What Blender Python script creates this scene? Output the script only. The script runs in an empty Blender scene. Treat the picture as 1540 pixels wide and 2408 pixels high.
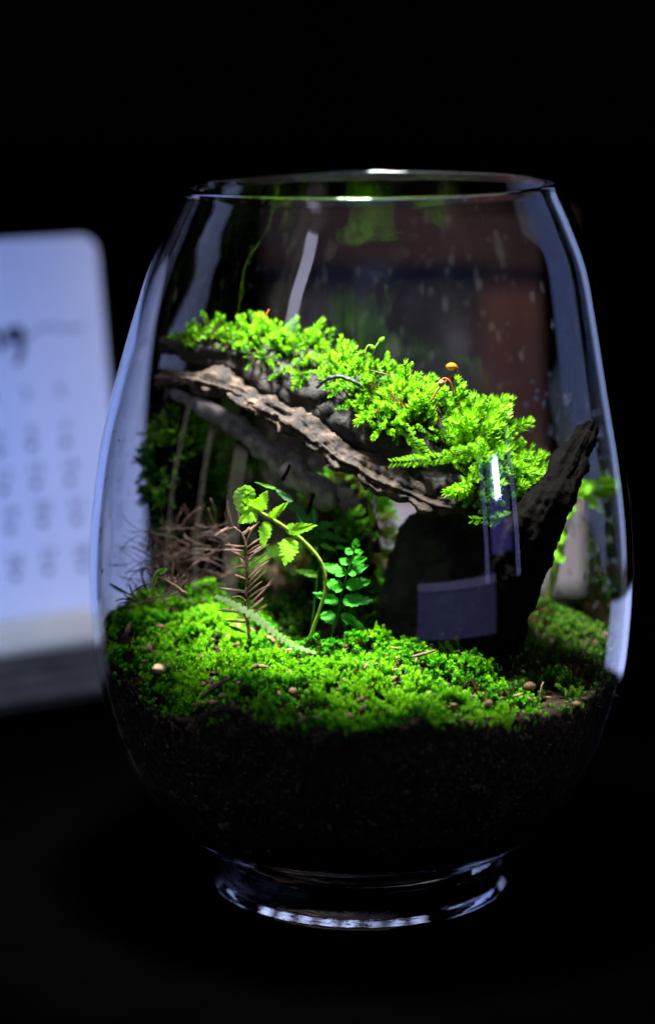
import bpy, math, random
import numpy as np
from mathutils import Vector, Matrix, noise as mnoise

random.seed(7); rng = np.random.default_rng(7)
sc = bpy.context.scene
COL = sc.collection

# ------------------------------------------------------------------ camera
CAM = Vector((-0.0112, -0.79, 0.295)); PITCH = math.radians(11.9); FPX = 5700.0
cd = bpy.data.cameras.new('camera'); cam = bpy.data.objects.new('camera', cd); COL.objects.link(cam)
cam.location = CAM; cam.rotation_euler = (math.pi/2 - PITCH, 0, 0)
cd.sensor_fit = 'VERTICAL'; cd.sensor_height = 36.0; cd.lens = 36.0*FPX/2408.0
cd.clip_start = 0.01; cd.clip_end = 50
cd.dof.use_dof = True; cd.dof.focus_distance = 0.775; cd.dof.aperture_fstop = 4.2; cd.dof.aperture_blades = 0
sc.camera = cam

# ------------------------------------------------------------------ world, exposure, render
w = bpy.data.worlds.new('World'); sc.world = w; w.use_nodes = True
w.node_tree.nodes['Background'].inputs[0].default_value = (0.10, 0.12, 0.2, 1)
w.node_tree.nodes['Background'].inputs[1].default_value = 0.002
vs = sc.view_settings; vs.view_transform = 'Standard'; vs.look = 'None'; vs.gamma = 1; vs.exposure = 0.0
vs.use_curve_mapping = False
cy = sc.cycles
cy.use_denoising = True
cy.max_bounces = 24; cy.transmission_bounces = 20; cy.glossy_bounces = 8; cy.diffuse_bounces = 3; cy.transparent_max_bounces = 16
cy.caustics_reflective = True; cy.caustics_refractive = True; cy.blur_glossy = 0.3
cy.sample_clamp_indirect = 3.0

# ------------------------------------------------------------------ lamps
def area(name, loc, target, sx, sy, power, col, spread=180):
    d = bpy.data.lights.new(name, 'AREA'); d.shape = 'RECTANGLE'; d.size = sx; d.size_y = sy
    d.energy = power; d.color = col; d.spread = math.radians(spread)
    o = bpy.data.objects.new(name, d); COL.objects.link(o); o.location = loc
    o.rotation_euler = (Vector(target) - Vector(loc)).to_track_quat('-Z', 'Y').to_euler()
    return o
area('grow_lamp', (-0.034, -0.035, 0.52), (-0.018, -0.004, 0.1), 0.06, 0.06, 1.40, (1.0, 0.98, 0.92), 42)
for ph in (-40, -31, -22, -13, -4, 5, 14, 23):        # added unseen lamps; the foot's lip is sloped to mirror them as an arc
    f_ = math.radians(ph); nv_ = Vector((.792*math.sin(f_), -.792*math.cos(f_), .61)); vw_ = Vector((0, -.931, .365)); rf_ = nv_*(2*nv_.dot(vw_)) - vw_
    p_ = Vector((.05*math.sin(f_), -.05*math.cos(f_), .003))
    area('foot_arc_helper', p_+rf_*.68, p_, 0.25, 0.07, 0.010 if ph < 0 else 0.007, (0.5, 0.6, 1.0), 15)
area('panel_fill', (0.10, 0.16, 0.60), (0.07, 0.41, 0.08), 0.06, 0.06, 0.30, (1.0, 0.84, 0.68), 56)  # added warm fill, unseen, so the panel and carton show
area('desk_lamp', (-0.55, -0.30, 0.30), (-0.10, 0.275, 0.07), 0.10, 0.10, 0.40, (0.27, 0.40, 1.0), 36)
area('rim_fill', (-0.05, -0.25, 1.15), (0.0, 0.0, 0.1), 1.2, 0.07, 0.7, (0.36, 0.5, 1.0), 70)  # added blue strip above, unseen, for highlights on rim and foot
area('left_band_helper', (-0.53, -0.41, 0.17), (0, 0, 0.14), 0.075, 0.26, 0.030, (1.0, 0.9, 0.78))  # three added strips, unseen, mirrored as faint bands in the left glass
area('left_band_helper', (-0.62, -0.25, 0.17), (0, 0, 0.14), 0.030, 0.26, 0.009, (1.0, 0.9, 0.78))
area('left_band_helper', (-0.66, -0.08, 0.17), (0, 0, 0.14), 0.025, 0.26, 0.006, (1.0, 0.9, 0.78))
area('tall_strip_lamp', (-0.36, -0.46, 0.53), (0.0, 0.0, 0.17), 0.065, 0.26, 0.032, (0.75, 0.72, 1.0), 70)
area('strip_lamp', (0.40, 0.40, 0.24), (0.06, 0.0, 0.14), 0.08, 0.50, 0.028, (0.40, 0.52, 1.0), 90)
area('paper_glare_helper', (0.23, 0.17, 0.012), (0.07, 0.0, 0.09), 0.16, 0.07, 0.016, (0.45, 0.53, 1.0), 110)  # added light standing in for a lit paper sheet mirrored in the glass
area('glint_lamp', (0.455, -0.33, 0.215), (0.03, 0.0, 0.14), 0.028, 0.05, 0.030, (0.5, 0.55, 1.0), 60)  # unseen lamp mirrored as the bright glint at the right front
area('glint_edge_helper', (0.51, -0.274, 0.165), (0.03, 0.0, 0.14), 0.010, 0.17, 0.0016, (0.4, 0.4, 1.0), 60)  # two thin strips added for the lines beside the glint
area('glint_edge_helper', (0.43, -0.386, 0.165), (0.03, 0.0, 0.14), 0.012, 0.17, 0.0012, (0.35, 0.35, 1.0), 60)
area('glint_glow_helper', (0.47, -0.33, 0.18), (0.03, 0.0, 0.14), 0.09, 0.12, 0.0035, (0.25, 0.22, 1.0), 60)  # dim light added for the glow around the glint
area('box_glare_helper', (0.21, -0.31, 0.067), (0.0, -0.03, 0.10), 0.20, 0.055, 0.006, (0.36, 0.38, 1.0), 120)  # added lights, this and the next, standing in for a lit box mirrored in front
area('box_edge_helper', (0.2105, -0.3105, 0.101), (0.0, -0.03, 0.10), 0.20, 0.010, 0.0022, (0.45, 0.46, 1.0), 120)

# ------------------------------------------------------------------ helpers
def raydir(px, py):
    f = Vector((0, math.cos(PITCH), -math.sin(PITCH))); u = Vector((0, math.sin(PITCH), math.cos(PITCH)))
    return f + Vector((1, 0, 0))*((px-770)/FPX) - u*((py-1204)/FPX)
def P(px, py, Y):
    d = raydir(px, py); return CAM + d*((Y-CAM.y)/d.y)
def T(px, py, z):
    d = raydir(px, py); return CAM + d*((z-CAM.z)/d.z)
PX = 0.79/FPX            # metres per photo pixel at the jar's axis

def tag(o, label=None, cat=None, group=None, kind=None):
    if label: o['label'] = label
    if cat: o['category'] = cat
    if group: o['group'] = group
    if kind: o['kind'] = kind
    return o
def empty(name, loc=(0, 0, 0)):
    o = bpy.data.objects.new(name, None); COL.objects.link(o); o.location = loc; o.empty_display_size = 0.01
    return o
def link(name, me, mat, parent=None):
    if mat and not me.materials: me.materials.append(mat)
    o = bpy.data.objects.new(name, me); COL.objects.link(o)
    if parent is not None:
        o.parent = parent; o.matrix_parent_inverse = Matrix.Translation(-Vector(parent.location))
    return o
def mesh(name, v, f, smooth=True):
    me = bpy.data.meshes.new(name); me.from_pydata([tuple(p) for p in v], [], f); me.update()
    if smooth: me.polygons.foreach_set('use_smooth', [True]*len(me.polygons))
    return me
def trimesh(name, v, t, tint=None, smooth=False):
    me = bpy.data.meshes.new(name); n, m = len(v), len(t)
    me.vertices.add(n); me.vertices.foreach_set('co', np.ascontiguousarray(v, dtype=np.float32).ravel())
    me.loops.add(m*3); me.loops.foreach_set('vertex_index', np.ascontiguousarray(t, dtype=np.int32).ravel())
    me.polygons.add(m); me.polygons.foreach_set('loop_start', np.arange(0, m*3, 3, dtype=np.int32))
    me.polygons.foreach_set('loop_total', np.full(m, 3, dtype=np.int32))
    if smooth: me.polygons.foreach_set('use_smooth', np.ones(m, dtype=bool))
    if tint is not None:
        a = me.attributes.new('tint', 'FLOAT', 'POINT'); a.data.foreach_set('value', np.ascontiguousarray(tint, dtype=np.float32))
    me.update(); me.validate()
    return me
def catmull(pts, n):
    """pts: list of equal-length tuples -> n points on a Catmull-Rom spline through them"""
    a = np.array(pts, float)
    a = np.vstack([2*a[0]-a[1], a, 2*a[-1]-a[-2]])
    m = len(a)-3; out = []
    for i in range(n):
        s = i/(n-1)*m; k = min(int(s), m-1); u = s-k
        p0, p1, p2, p3 = a[k], a[k+1], a[k+2], a[k+3]
        out.append(0.5*((2*p1)+(-p0+p2)*u+(2*p0-5*p1+4*p2-p3)*u*u+(-p0+3*p1-3*p2+p3)*u**3))
    return np.array(out)
def sst(a, b, x): t = min(max((x-a)/(b-a), 0), 1); return t*t*(3-2*t)
def fbm(p, s, o=3):
    return mnoise.fractal(Vector(p)*s, 1.0, 2.0, o, noise_basis='PERLIN_ORIGINAL')
def tube(pts, seg=12, n=None, amp=0.0, scale=100.0, octv=3, flat=1.0, grain=0.0, cap=True, ridge=0.0, fine=0.0):
    """pts: (x,y,z,r). Sweeps an uneven round section along a smooth curve. Returns verts, faces."""
    n = n or max(len(pts)*4, 4)
    c = catmull(pts, n); V = []; F = []
    up = Vector((0.13, -0.2, 1)).normalized(); prev = None
    for i in range(n):
        a = Vector(c[max(i-1, 0)][:3]); b = Vector(c[min(i+1, n-1)][:3]); t = (b-a).normalized()
        if prev is None:
            nx = t.cross(up)
            if nx.length < 1e-3: nx = t.cross(Vector((1, 0, 0)))
            nx.normalize()
        else:
            nx = (prev - t*prev.dot(t)).normalized()
        prev = nx; bn = t.cross(nx)
        p = Vector(c[i][:3]); r = max(c[i][3], 1e-5)
        for k in range(seg):
            th = 2*math.pi*k/seg
            dr = nx*math.cos(th) + bn*math.sin(th)*flat
            q = p + dr*r; d = 0
            if amp: d += amp*fbm(q, scale, octv)
            if fine: d += fine*(abs(fbm(q, 330, 4))*2-.6) + fine*.5*fbm((q.x*2.2, q.y*2.2, q.z*.7), 420, 2)
            if ridge: d += ridge*(math.sin(th*9 + 3*fbm(q, 40, 2)) * (0.5+0.5*fbm(q, 90, 2)) + .6*math.sin(th*23 + 5*fbm(q, 60, 2))*(.4+.6*fbm(q, 150, 2)))
            if grain: d += grain*random.uniform(-1, 1)
            V.append(q + dr*d)
        if i:
            o = (i-1)*seg
            for k in range(seg):
                k2 = (k+1) % seg; F.append((o+k, o+k2, o+seg+k2, o+seg+k))
    if cap:
        F.append(tuple(range(seg-1, -1, -1))); F.append(tuple(range((n-1)*seg, n*seg)))
    return V, F
def tobj(name, pts, mat, parent=None, **k):
    v, f = tube(pts, **k); return link(name, mesh(name, v, f), mat, parent)
def merge(parts):
    V = []; F = []
    for v, f in parts:
        o = len(V); V += list(v); F += [tuple(i+o for i in g) for g in f]
    return V, F
def pt(px, py, Y, rpx):
    p = P(px, py, Y); return (p.x, p.y, p.z, rpx*PX)

# ------------------------------------------------------------------ materials
def nodes(name):
    m = bpy.data.materials.new(name); m.use_nodes = True; nt = m.node_tree; nt.nodes.clear()
    out = nt.nodes.new('ShaderNodeOutputMaterial'); return m, nt, out
def N(nt, typ, **k):
    n = nt.nodes.new(typ)
    for a, b in k.items(): setattr(n, a, b)
    return n
def noise_ramp(nt, scale, stops, detail=6, rough=0.6, coord='Object', stretch=None, dist=0.0):
    tc = N(nt, 'ShaderNodeTexCoord'); src = tc.outputs[coord]
    if stretch:
        mp = N(nt, 'ShaderNodeMapping'); mp.inputs['Scale'].default_value = stretch; nt.links.new(src, mp.inputs[0]); src = mp.outputs[0]
    no = N(nt, 'ShaderNodeTexNoise'); no.inputs['Scale'].default_value = scale; no.inputs['Detail'].default_value = detail
    no.inputs['Roughness'].default_value = rough; no.inputs['Distortion'].default_value = dist
    nt.links.new(src, no.inputs['Vector'])
    r = N(nt, 'ShaderNodeValToRGB'); el = r.color_ramp.elements
    while len(el) < len(stops): el.new(0.5)
    for e, (p, c) in zip(el, stops): e.position = p; e.color = (*c, 1)
    nt.links.new(no.outputs['Fac'], r.inputs[0])
    return no, r
def mat_noise(name, scale, stops, rough=0.8, bump=0.0, bscale=None, spec=0.3, stretch=None, dist=0.0):
    m, nt, out = nodes(name); b = N(nt, 'ShaderNodeBsdfPrincipled')
    no, r = noise_ramp(nt, scale, stops, stretch=stretch, dist=dist)
    nt.links.new(r.outputs[0], b.inputs['Base Color']); b.inputs['Roughness'].default_value = rough
    b.inputs['Specular IOR Level'].default_value = spec
    if bump:
        n2, _ = noise_ramp(nt, bscale or scale*2, [(0, (0, 0, 0)), (1, (1, 1, 1))], stretch=stretch)
        bp = N(nt, 'ShaderNodeBump'); bp.inputs['Strength'].default_value = 0.9; bp.inputs['Distance'].default_value = bump
        nt.links.new(n2.outputs['Fac'], bp.inputs['Height']); nt.links.new(bp.outputs[0], b.inputs['Normal'])
    nt.links.new(b.outputs[0], out.inputs[0]); return m
def mat_leaf(name, dark, mid, light, rough=0.45, trans=0.35, scale=250, spec=0.3, tint=False, bump=0.0, brown=(0.09, 0.055, 0.012)):
    m, nt, out = nodes(name); b = N(nt, 'ShaderNodeBsdfPrincipled')
    no, r = noise_ramp(nt, scale, [(0.0, brown), (0.08, brown), (0.27, dark), (0.5, mid), (0.78, light)] if tint else [(0.25, dark), (0.5, mid), (0.75, light)], detail=4)
    if tint:
        a = N(nt, 'ShaderNodeAttribute'); a.attribute_name = 'tint'
        mx = N(nt, 'ShaderNodeMath', operation='ADD'); mx.use_clamp = True
        ms = N(nt, 'ShaderNodeMath', operation='MULTIPLY_ADD'); ms.inputs[1].default_value = 0.35; ms.inputs[2].default_value = -0.17
        nt.links.new(no.outputs['Fac'], ms.inputs[0]); nt.links.new(a.outputs['Fac'], mx.inputs[0]); nt.links.new(ms.outputs[0], mx.inputs[1])
        nt.links.new(mx.outputs[0], r.inputs[0])
    nt.links.new(r.outputs[0], b.inputs['Base Color']); b.inputs['Roughness'].default_value = rough
    b.inputs['Specular IOR Level'].default_value = spec
    if bump:
        n2, _ = noise_ramp(nt, 1400, [(0, (0, 0, 0)), (1, (1, 1, 1))])
        bp = N(nt, 'ShaderNodeBump'); bp.inputs['Distance'].default_value = bump
        nt.links.new(n2.outputs['Fac'], bp.inputs['Height']); nt.links.new(bp.outputs[0], b.inputs['Normal'])
    t = N(nt, 'ShaderNodeBsdfTranslucent'); nt.links.new(r.outputs[0], t.inputs[0])
    mi = N(nt, 'ShaderNodeMixShader'); mi.inputs[0].default_value = trans
    nt.links.new(b.outputs[0], mi.inputs[1]); nt.links.new(t.outputs[0], mi.inputs[2]); nt.links.new(mi.outputs[0], out.inputs[0])
    return m
def mat_glass(name, col=(1, 1, 1), ior=1.5, rough=0.0):
    m, nt, out = nodes(name); g = N(nt, 'ShaderNodeBsdfGlass'); g.inputs['Color'].default_value = (*col, 1)
    g.inputs['IOR'].default_value = ior; g.inputs['Roughness'].default_value = rough
    nt.links.new(g.outputs[0], out.inputs[0]); return m

M = {}
M['glass'] = mat_glass('clear_glass', (0.985, 0.99, 1.0))
M['footglass'] = mat_glass('wavy_foot_glass', (0.985, 0.99, 1.0))
_nt = M['footglass'].node_tree; _no, _ = noise_ramp(_nt, 55, [(0, (0, 0, 0)), (1, (1, 1, 1))], detail=3, stretch=(1, 1, 5), dist=1.5)
_bp = N(_nt, 'ShaderNodeBump'); _bp.inputs['Distance'].default_value = 0.00022; _bp.inputs['Strength'].default_value = 0.35
_nt.links.new(_no.outputs['Fac'], _bp.inputs['Height']); _nt.links.new(_bp.outputs[0], [n for n in _nt.nodes if n.type == 'BSDF_GLASS'][0].inputs['Normal'])
M['water'] = mat_glass('water', (1, 1, 1), 1.33)
M['table'] = mat_noise('black_table', 30, [(0.3, (0.0002, 0.0002, 0.00022)), (0.7, (0.0004, 0.0004, 0.00045))], rough=1.0, spec=0.0)
M['soil'] = mat_noise('potting_soil', 420, [(0.3, (0.004, 0.003, 0.002)), (0.55, (0.026, 0.017, 0.010)), (0.8, (0.11, 0.068, 0.04))], rough=0.95, bump=0.0012, bscale=650, spec=0.15)
M['grain'] = mat_noise('soil_grain', 160, [(0.3, (0.006, 0.0042, 0.003)), (0.55, (0.04, 0.024, 0.014)), (0.75, (0.22, 0.13, 0.07))], rough=0.9, bump=0.0004, bscale=900)
M['wood'] = mat_noise('dark_driftwood', 110, [(0.28, (0.0014, 0.0012, 0.0012)), (0.5, (0.007, 0.0056, 0.005)), (0.75, (0.034, 0.026, 0.022))], rough=0.75, bump=0.0014, bscale=330, dist=0.6)
M['bark'] = mat_noise('torn_bark', 190, [(0.36, (0.004, 0.003, 0.0027)), (0.54, (0.028, 0.018, 0.012)), (0.74, (0.16, 0.105, 0.07))], rough=0.8, bump=0.001, bscale=520)
M['greywood'] = mat_noise('grey_branch', 260, [(0.3, (0.05, 0.042, 0.045)), (0.55, (0.17, 0.15, 0.165)), (0.8, (0.32, 0.29, 0.31))], rough=0.8, bump=0.0007, bscale=500)
M['blackwood'] = mat_noise('blackened_wood', 150, [(0.35, (0.0006, 0.0005, 0.0005)), (0.58, (0.0022, 0.0017, 0.0015)), (0.8, (0.012, 0.008, 0.0065))], spec=0.05, rough=0.85, bump=0.001, bscale=320)
M['moss'] = mat_leaf('feather_moss', (0.02, 0.10, 0.0015), (0.10, 0.36, 0.004), (0.27, 0.60, 0.018), tint=True, scale=120, trans=0.4)
M['carpet'] = mat_leaf('carpet_moss', (0.006, 0.075, 0.001), (0.034, 0.33, 0.002), (0.22, 0.54, 0.010), tint=True, scale=90, trans=0.35)
M['shadedmoss'] = mat_leaf('shade_toned_moss', (0.006, 0.04, 0.002), (0.025, 0.13, 0.006), (0.12, 0.26, 0.02), tint=True, scale=90, trans=0.3)  # darker moss copy with the shade put into its colour
M['fern'] = mat_leaf('young_fern', (0.10, 0.34, 0.006), (0.21, 0.56, 0.012), (0.36, 0.68, 0.03), rough=0.6, trans=0.45, bump=0.0003)
M['fernstem'] = mat_leaf('fern_stem', (0.14, 0.26, 0.02), (0.26, 0.40, 0.05), (0.40, 0.50, 0.10), trans=0.2)
M['gloss'] = mat_leaf('glossy_fern', (0.008, 0.14, 0.006), (0.03, 0.30, 0.010), (0.09, 0.44, 0.02), rough=0.25, trans=0.35, spec=0.8, bump=0.0006)
M['leaf'] = mat_leaf('soft_leaf', (0.05, 0.22, 0.01), (0.12, 0.42, 0.02), (0.25, 0.55, 0.05), trans=0.45, bump=0.0003)
M['darkleaf'] = mat_leaf('shade_toned_leaf', (0.006, 0.05, 0.006), (0.015, 0.10, 0.012), (0.04, 0.17, 0.02), trans=0.3)  # leaf copy for fronds at the back, their shade put into the greens
M['palefrond'] = mat_leaf('pale_frond', (0.22, 0.46, 0.10), (0.36, 0.62, 0.18), (0.5, 0.72, 0.28), trans=0.25)
M['dry'] = mat_noise('dry_needle', 300, [(0.3, (0.035, 0.017, 0.012)), (0.55, (0.12, 0.06, 0.042)), (0.8, (0.26, 0.155, 0.105))], rough=0.7)
M['litter'] = mat_noise('dry_litter', 180, [(0.3, (0.006, 0.003, 0.0025)), (0.55, (0.035, 0.016, 0.012)), (0.8, (0.17, 0.095, 0.07))], rough=0.6)
M['orange'] = mat_noise('orange_capsule', 300, [(0.3, (0.45, 0.12, 0.01)), (0.7, (0.85, 0.36, 0.03))], rough=0.4)
M['seta'] = mat_noise('red_stalk', 300, [(0.3, (0.25, 0.06, 0.015)), (0.7, (0.45, 0.14, 0.03))], rough=0.5)
M['pale'] = mat_noise('tan_stone', 320, [(0.3, (0.17, 0.10, 0.045)), (0.55, (0.32, 0.21, 0.11)), (0.8, (0.5, 0.37, 0.23))], rough=0.8, bump=0.0005, bscale=800)
M['brownstone'] = mat_noise('brown_stone', 320, [(0.3, (0.10, 0.055, 0.03)), (0.55, (0.24, 0.14, 0.08)), (0.8, (0.4, 0.27, 0.17))], rough=0.8, bump=0.0005, bscale=800)
M['root'] = mat_noise('black_root', 500, [(0.35, (0.01, 0.011, 0.014)), (0.75, (0.07, 0.075, 0.09))], rough=0.5)
M['card'] = mat_noise('white_card', 12, [(0.3, (0.78, 0.78, 0.78)), (0.7, (0.84, 0.84, 0.84))], rough=0.8, spec=0.15)
M['ink'] = mat_noise('ink', 300, [(0.3, (0.03, 0.035, 0.06)), (0.7, (0.05, 0.055, 0.09))], rough=0.7)
M['paleink'] = mat_noise('grey_ink', 300, [(0.3, (0.32, 0.33, 0.38)), (0.7, (0.38, 0.39, 0.44))], rough=0.7)
M['page'] = mat_noise('page_edges', 60, [(0.3, (0.12, 0.095, 0.06)), (0.7, (0.24, 0.19, 0.12))], rough=0.9)
M['cover'] = mat_noise('cream_board', 60, [(0.3, (0.72, 0.60, 0.36)), (0.7, (0.82, 0.70, 0.44))], rough=0.8)
M['plank_grey'] = mat_noise('grey_brown_plank', 26, [(0.35, (0.008, 0.007, 0.006)), (0.58, (0.03, 0.025, 0.022)), (0.70, (0.13, 0.115, 0.105))], rough=0.8, stretch=(2, 2, 1.0))
M['plank_red'] = mat_noise('red_brown_plank', 26, [(0.3, (0.03, 0.011, 0.006)), (0.6, (0.075, 0.028, 0.015)), (0.85, (0.14, 0.06, 0.036))], rough=0.8, stretch=(3, 3, 0.6))
M['rail'] = mat_noise('dark_rail', 26, [(0.3, (0.012, 0.006, 0.004)), (0.6, (0.03, 0.014, 0.009)), (0.85, (0.06, 0.03, 0.02))], rough=0.9, stretch=(1, 3, 3))
M['carton'] = mat_noise('beige_carton', 20, [(0.3, (0.66, 0.50, 0.34)), (0.7, (0.78, 0.62, 0.44))], rough=0.9)

# ------------------------------------------------------------------ table
tb = link('table', mesh('table', [(-3, -2, 0), (3, -2, 0), (3, 4, 0), (-3, 4, 0)], [(0, 1, 2, 3)], False), M['table'])
tag(tb, 'black matte table top', None, None, 'structure')

# ------------------------------------------------------------------ glass jar
raw = [(1962, 343), (1938, 386), (1882, 461), (1816, 516), (1740, 560), (1640, 597), (1540, 620), (1430, 632), (1330, 636),
       (1200, 630), (1050, 612), (905, 584), (740, 548), (620, 518), (520, 478), (450, 446), (437, 441)]
prof = []
for py, hw in raw:
    q = P(770, py, 0.0); depth = (q - CAM).dot(Vector((0, math.cos(PITCH), -math.sin(PITCH))))
    prof.append((hw/FPX*depth, q.z))
z_lo, z_hi = prof[0][1], prof[-1][1]
outer = catmull(prof, 90)
def r_out(z): return float(np.interp(z, outer[:, 1], outer[:, 0]))
WALL = 0.0021
def r_in(z): return r_out(z) - WALL
RIM = z_hi; ZIN = z_lo + 0.004
def warp(v):
    s = min(max((v.z - 0.15)/(RIM-0.15), 0), 1); s = s*s*(3-2*s)
    return Vector((v.x + 0.0033*s, v.y, v.z + 0.016*v.x*s))
def revolve(profile, seg=180, warpit=True, close=False):
    V = []; F = []; n = len(profile)
    for r, z in profile:
        for k in range(seg):
            a = 2*math.pi*k/seg; v = Vector((r*math.cos(a), r*math.sin(a), z)); V.append(warp(v) if warpit else v)
    m = n if close else n-1
    for i in range(m):
        a0 = i*seg; b0 = ((i+1) % n)*seg
        for k in range(seg):
            k2 = (k+1) % seg; F.append((a0+k, a0+k2, b0+k2, b0+k))
    return V, F
jar = empty('glass_jar', (0, 0, 0))
tag(jar, 'clear round-bellied glass jar with open rim and thick foot, planted inside', 'jar')
po = [(1e-5, z_lo-0.0012), (r_out(z_lo)-0.004, z_lo-0.0012), (r_out(z_lo)-0.0015, z_lo-0.0008)] + [(r, z) for r, z in outer]
rim = [(outer[-1][0]-0.0003, RIM+0.0007), (outer[-1][0]-WALL/2, RIM+0.0010), (outer[-1][0]-WALL+0.0003, RIM+0.0007)]
zi = np.linspace(RIM, ZIN+0.006, 80)
pi_ = [(r_in(z), z) for z in zi]
rb = pi_[-1][0]
for a in np.linspace(0.15, 1.0, 8): pi_.append((rb*math.cos(a*math.pi/2)+1e-5, ZIN+0.006-0.006*math.sin(a*math.pi/2)))
v, f = revolve(po + rim + pi_)
bowl = link('bowl', mesh('bowl', v, f), M['glass'], jar)
zf = z_lo - 0.0015; RF = 355/FPX*0.805
fp = [(1e-5, 0.0014), (RF*0.76, 0.0014), (RF*0.86, 0.0009), (RF*0.92, 0.0002), (RF-0.0010, 0.0002), (RF-0.0003, 0.0005), (RF, 0.0012), (RF, 0.0016), (RF-0.00155, 0.0036), (RF-0.0016, zf*0.5), (RF-0.0016, zf-0.0026),
      (RF-0.0019, zf-0.0014), (RF-0.0030, zf-0.0002), (RF-0.0036, zf), (RF*.5, zf), (1e-5, zf)]
v, f = revolve(fp, warpit=False)
fm = mesh('foot', v, f); fm.set_sharp_from_angle(angle=math.radians(22)); foot = link('foot', fm, M['footglass'], jar)

# water beads on the inside of the glass
def ico(sub=1):
    import bmesh
    bm = bmesh.new(); bmesh.ops.create_icosphere(bm, subdivisions=sub, radius=1.0)
    bm.verts.ensure_lookup_table()
    v = np.array([p.co[:] for p in bm.verts]); t = np.array([[q.index for q in fc.verts] for fc in bm.faces]); bm.free()
    return v, t
IV, IT = ico(1); IV2, IT2 = ico(2)
def scatter(tv, tt, mats):
    """one mesh from a template and many 3x4 transforms"""
    n = len(mats); k = len(tv); A = np.array(mats)
    V = np.einsum('nij,kj->nki', A[:, :, :3], tv) + A[:, None, :, 3]
    Tn = (tt[None] + (np.arange(n)*k)[:, None, None]).reshape(-1, 3)
    return V.reshape(-1, 3), Tn
def wall_drops(spots):
    mats = []
    for ang, z, rx, rz in spots:
        r = r_in(z) - 0.00025
        nrm = np.array([math.cos(ang), math.sin(ang), 0]); tan = np.array([-math.sin(ang), math.cos(ang), 0])
        p = warp(Vector((r*nrm[0], r*nrm[1], z)))
        mats.append(np.column_stack([tan*rx, nrm*0.0002, np.array([0, 0, rz]) + tan*random.uniform(-.3, .3)*rz, np.array(p)]))
    return mats
spots = []
for _ in range(150):
    spots.append((random.uniform(0.1, 1.05), random.uniform(0.088, 0.165)*1.0, random.uniform(.0003, .0007), random.uniform(.0006, .0018)))
for _ in range(70):
    spots.append((random.uniform(0.3, 2.6), random.uniform(0.15, 0.222), random.uniform(.0002, .0006), random.uniform(.0003, .0009)))
for _ in range(60):
    spots.append((random.uniform(2.4, 3.6), random.uniform(0.088, 0.16), random.uniform(.0002, .0005), random.uniform(.0004, .0012)))
for _ in range(40):
    spots.append((random.uniform(-0.35, 0.2), random.uniform(0.07, 0.16), random.uniform(.0003, .0006), random.uniform(.0006, .0015)))
V, t = scatter(IV2, IT2, wall_drops(spots))
dr = link('water_beads', trimesh('water_beads', V, t, smooth=True), M['water'], jar); dr['kind'] = 'stuff'
dr['label'] = 'small water beads and runs on the inside of the glass'

# dried mineral spots and smears on the back of the glass
m_, nt_, out_ = nodes('mineral_film'); d_ = N(nt_, 'ShaderNodeBsdfDiffuse'); d_.inputs[0].default_value = (.6, .6, .62, 1)
t_ = N(nt_, 'ShaderNodeBsdfTransparent'); x_ = N(nt_, 'ShaderNodeMixShader'); x_.inputs[0].default_value = .88
nt_.links.new(d_.outputs[0], x_.inputs[1]); nt_.links.new(t_.outputs[0], x_.inputs[2]); nt_.links.new(x_.outputs[0], out_.inputs[0]); M['film'] = m_
spv = []; spf = []
for _ in range(420):
    ang = random.gauss(1.75, .55) if random.random() < .75 else random.uniform(0, 3.3); z = random.uniform(.10, .226)
    w0 = random.uniform(.0002, .0010)*(2.5 if random.random() < .12 else 1); h0 = w0*random.uniform(1, 4); o = len(spv); k = 9
    for i in range(k):
        a = 2*math.pi*i/k; rr = random.uniform(.55, 1.2); zz = z+math.sin(a)*h0*rr; an = ang+math.cos(a)*w0*rr/.08; r = r_in(zz)-.00012
        spv.append(warp(Vector((r*math.cos(an), r*math.sin(an), zz))))
    spf.append(tuple(range(o, o+k)))
fo = link('mineral_spots', mesh('mineral_spots', spv, spf), M['film'], jar); fo['kind'] = 'stuff'; fo['label'] = 'pale dried water spots on the glass'

# ------------------------------------------------------------------ soil
ctrl = [(850, 1590, -.052), (600, 1620, -.060), (350, 1590, -.035), (300, 1470, -.008), (450, 1425, .015), (600, 1440, .02), (700, 1545, -.02),
        (900, 1545, -.03), (1100, 1540, -.02), (1250, 1450, .042), (1400, 1460, .025), (1350, 1570, -.012), (1200, 1655, -.050),
        (1000, 1670, -.066), (450, 1690, -.060), (850, 1690, -.076), (700, 1700, -.074), (850, 1330, .055), (700, 1320, .05), (560, 1350, .055), (290, 1560, -.02), (1100, 1400, .055), (640, 1440, .03), (760, 1440, .02), (880, 1450, .02)]
CT = [P(*c) for c in ctrl]
CA = np.array([[p.x, p.y, p.z] for p in CT])
def ground(x, y, nz=True):
    d = (CA[:, 0]-x)**2 + (CA[:, 1]-y)**2 + 1e-5; wt = d**-1.6
    z = float((wt*CA[:, 2]).sum()/wt.sum())
    if nz: z += 0.0022*fbm((x, y, 0.3), 70, 3)
    return z
V = []; F = []; SEG = 200; NS = 46
for k in range(SEG):
    a = 2*math.pi*k/SEG; ca, sa = math.cos(a), math.sin(a)
    zt = ground(0.076*ca, 0.076*sa)
    for z in np.linspace(ZIN+0.0006, zt, NS):
        zz = max(z, ZIN+0.0006); r = (r_in(zz) if zz > ZIN+0.006 else rb*math.sqrt(max(0.02, 1-((ZIN+0.006-zz)/0.006)**2))) - 0.0008
        r -= 0.0007*abs(fbm((r*ca, r*sa, zz), 320, 3)) + 0.0006*abs(fbm((r*ca, r*sa, zz), 120, 2))
        V.append((r*ca, r*sa, zz))
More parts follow.
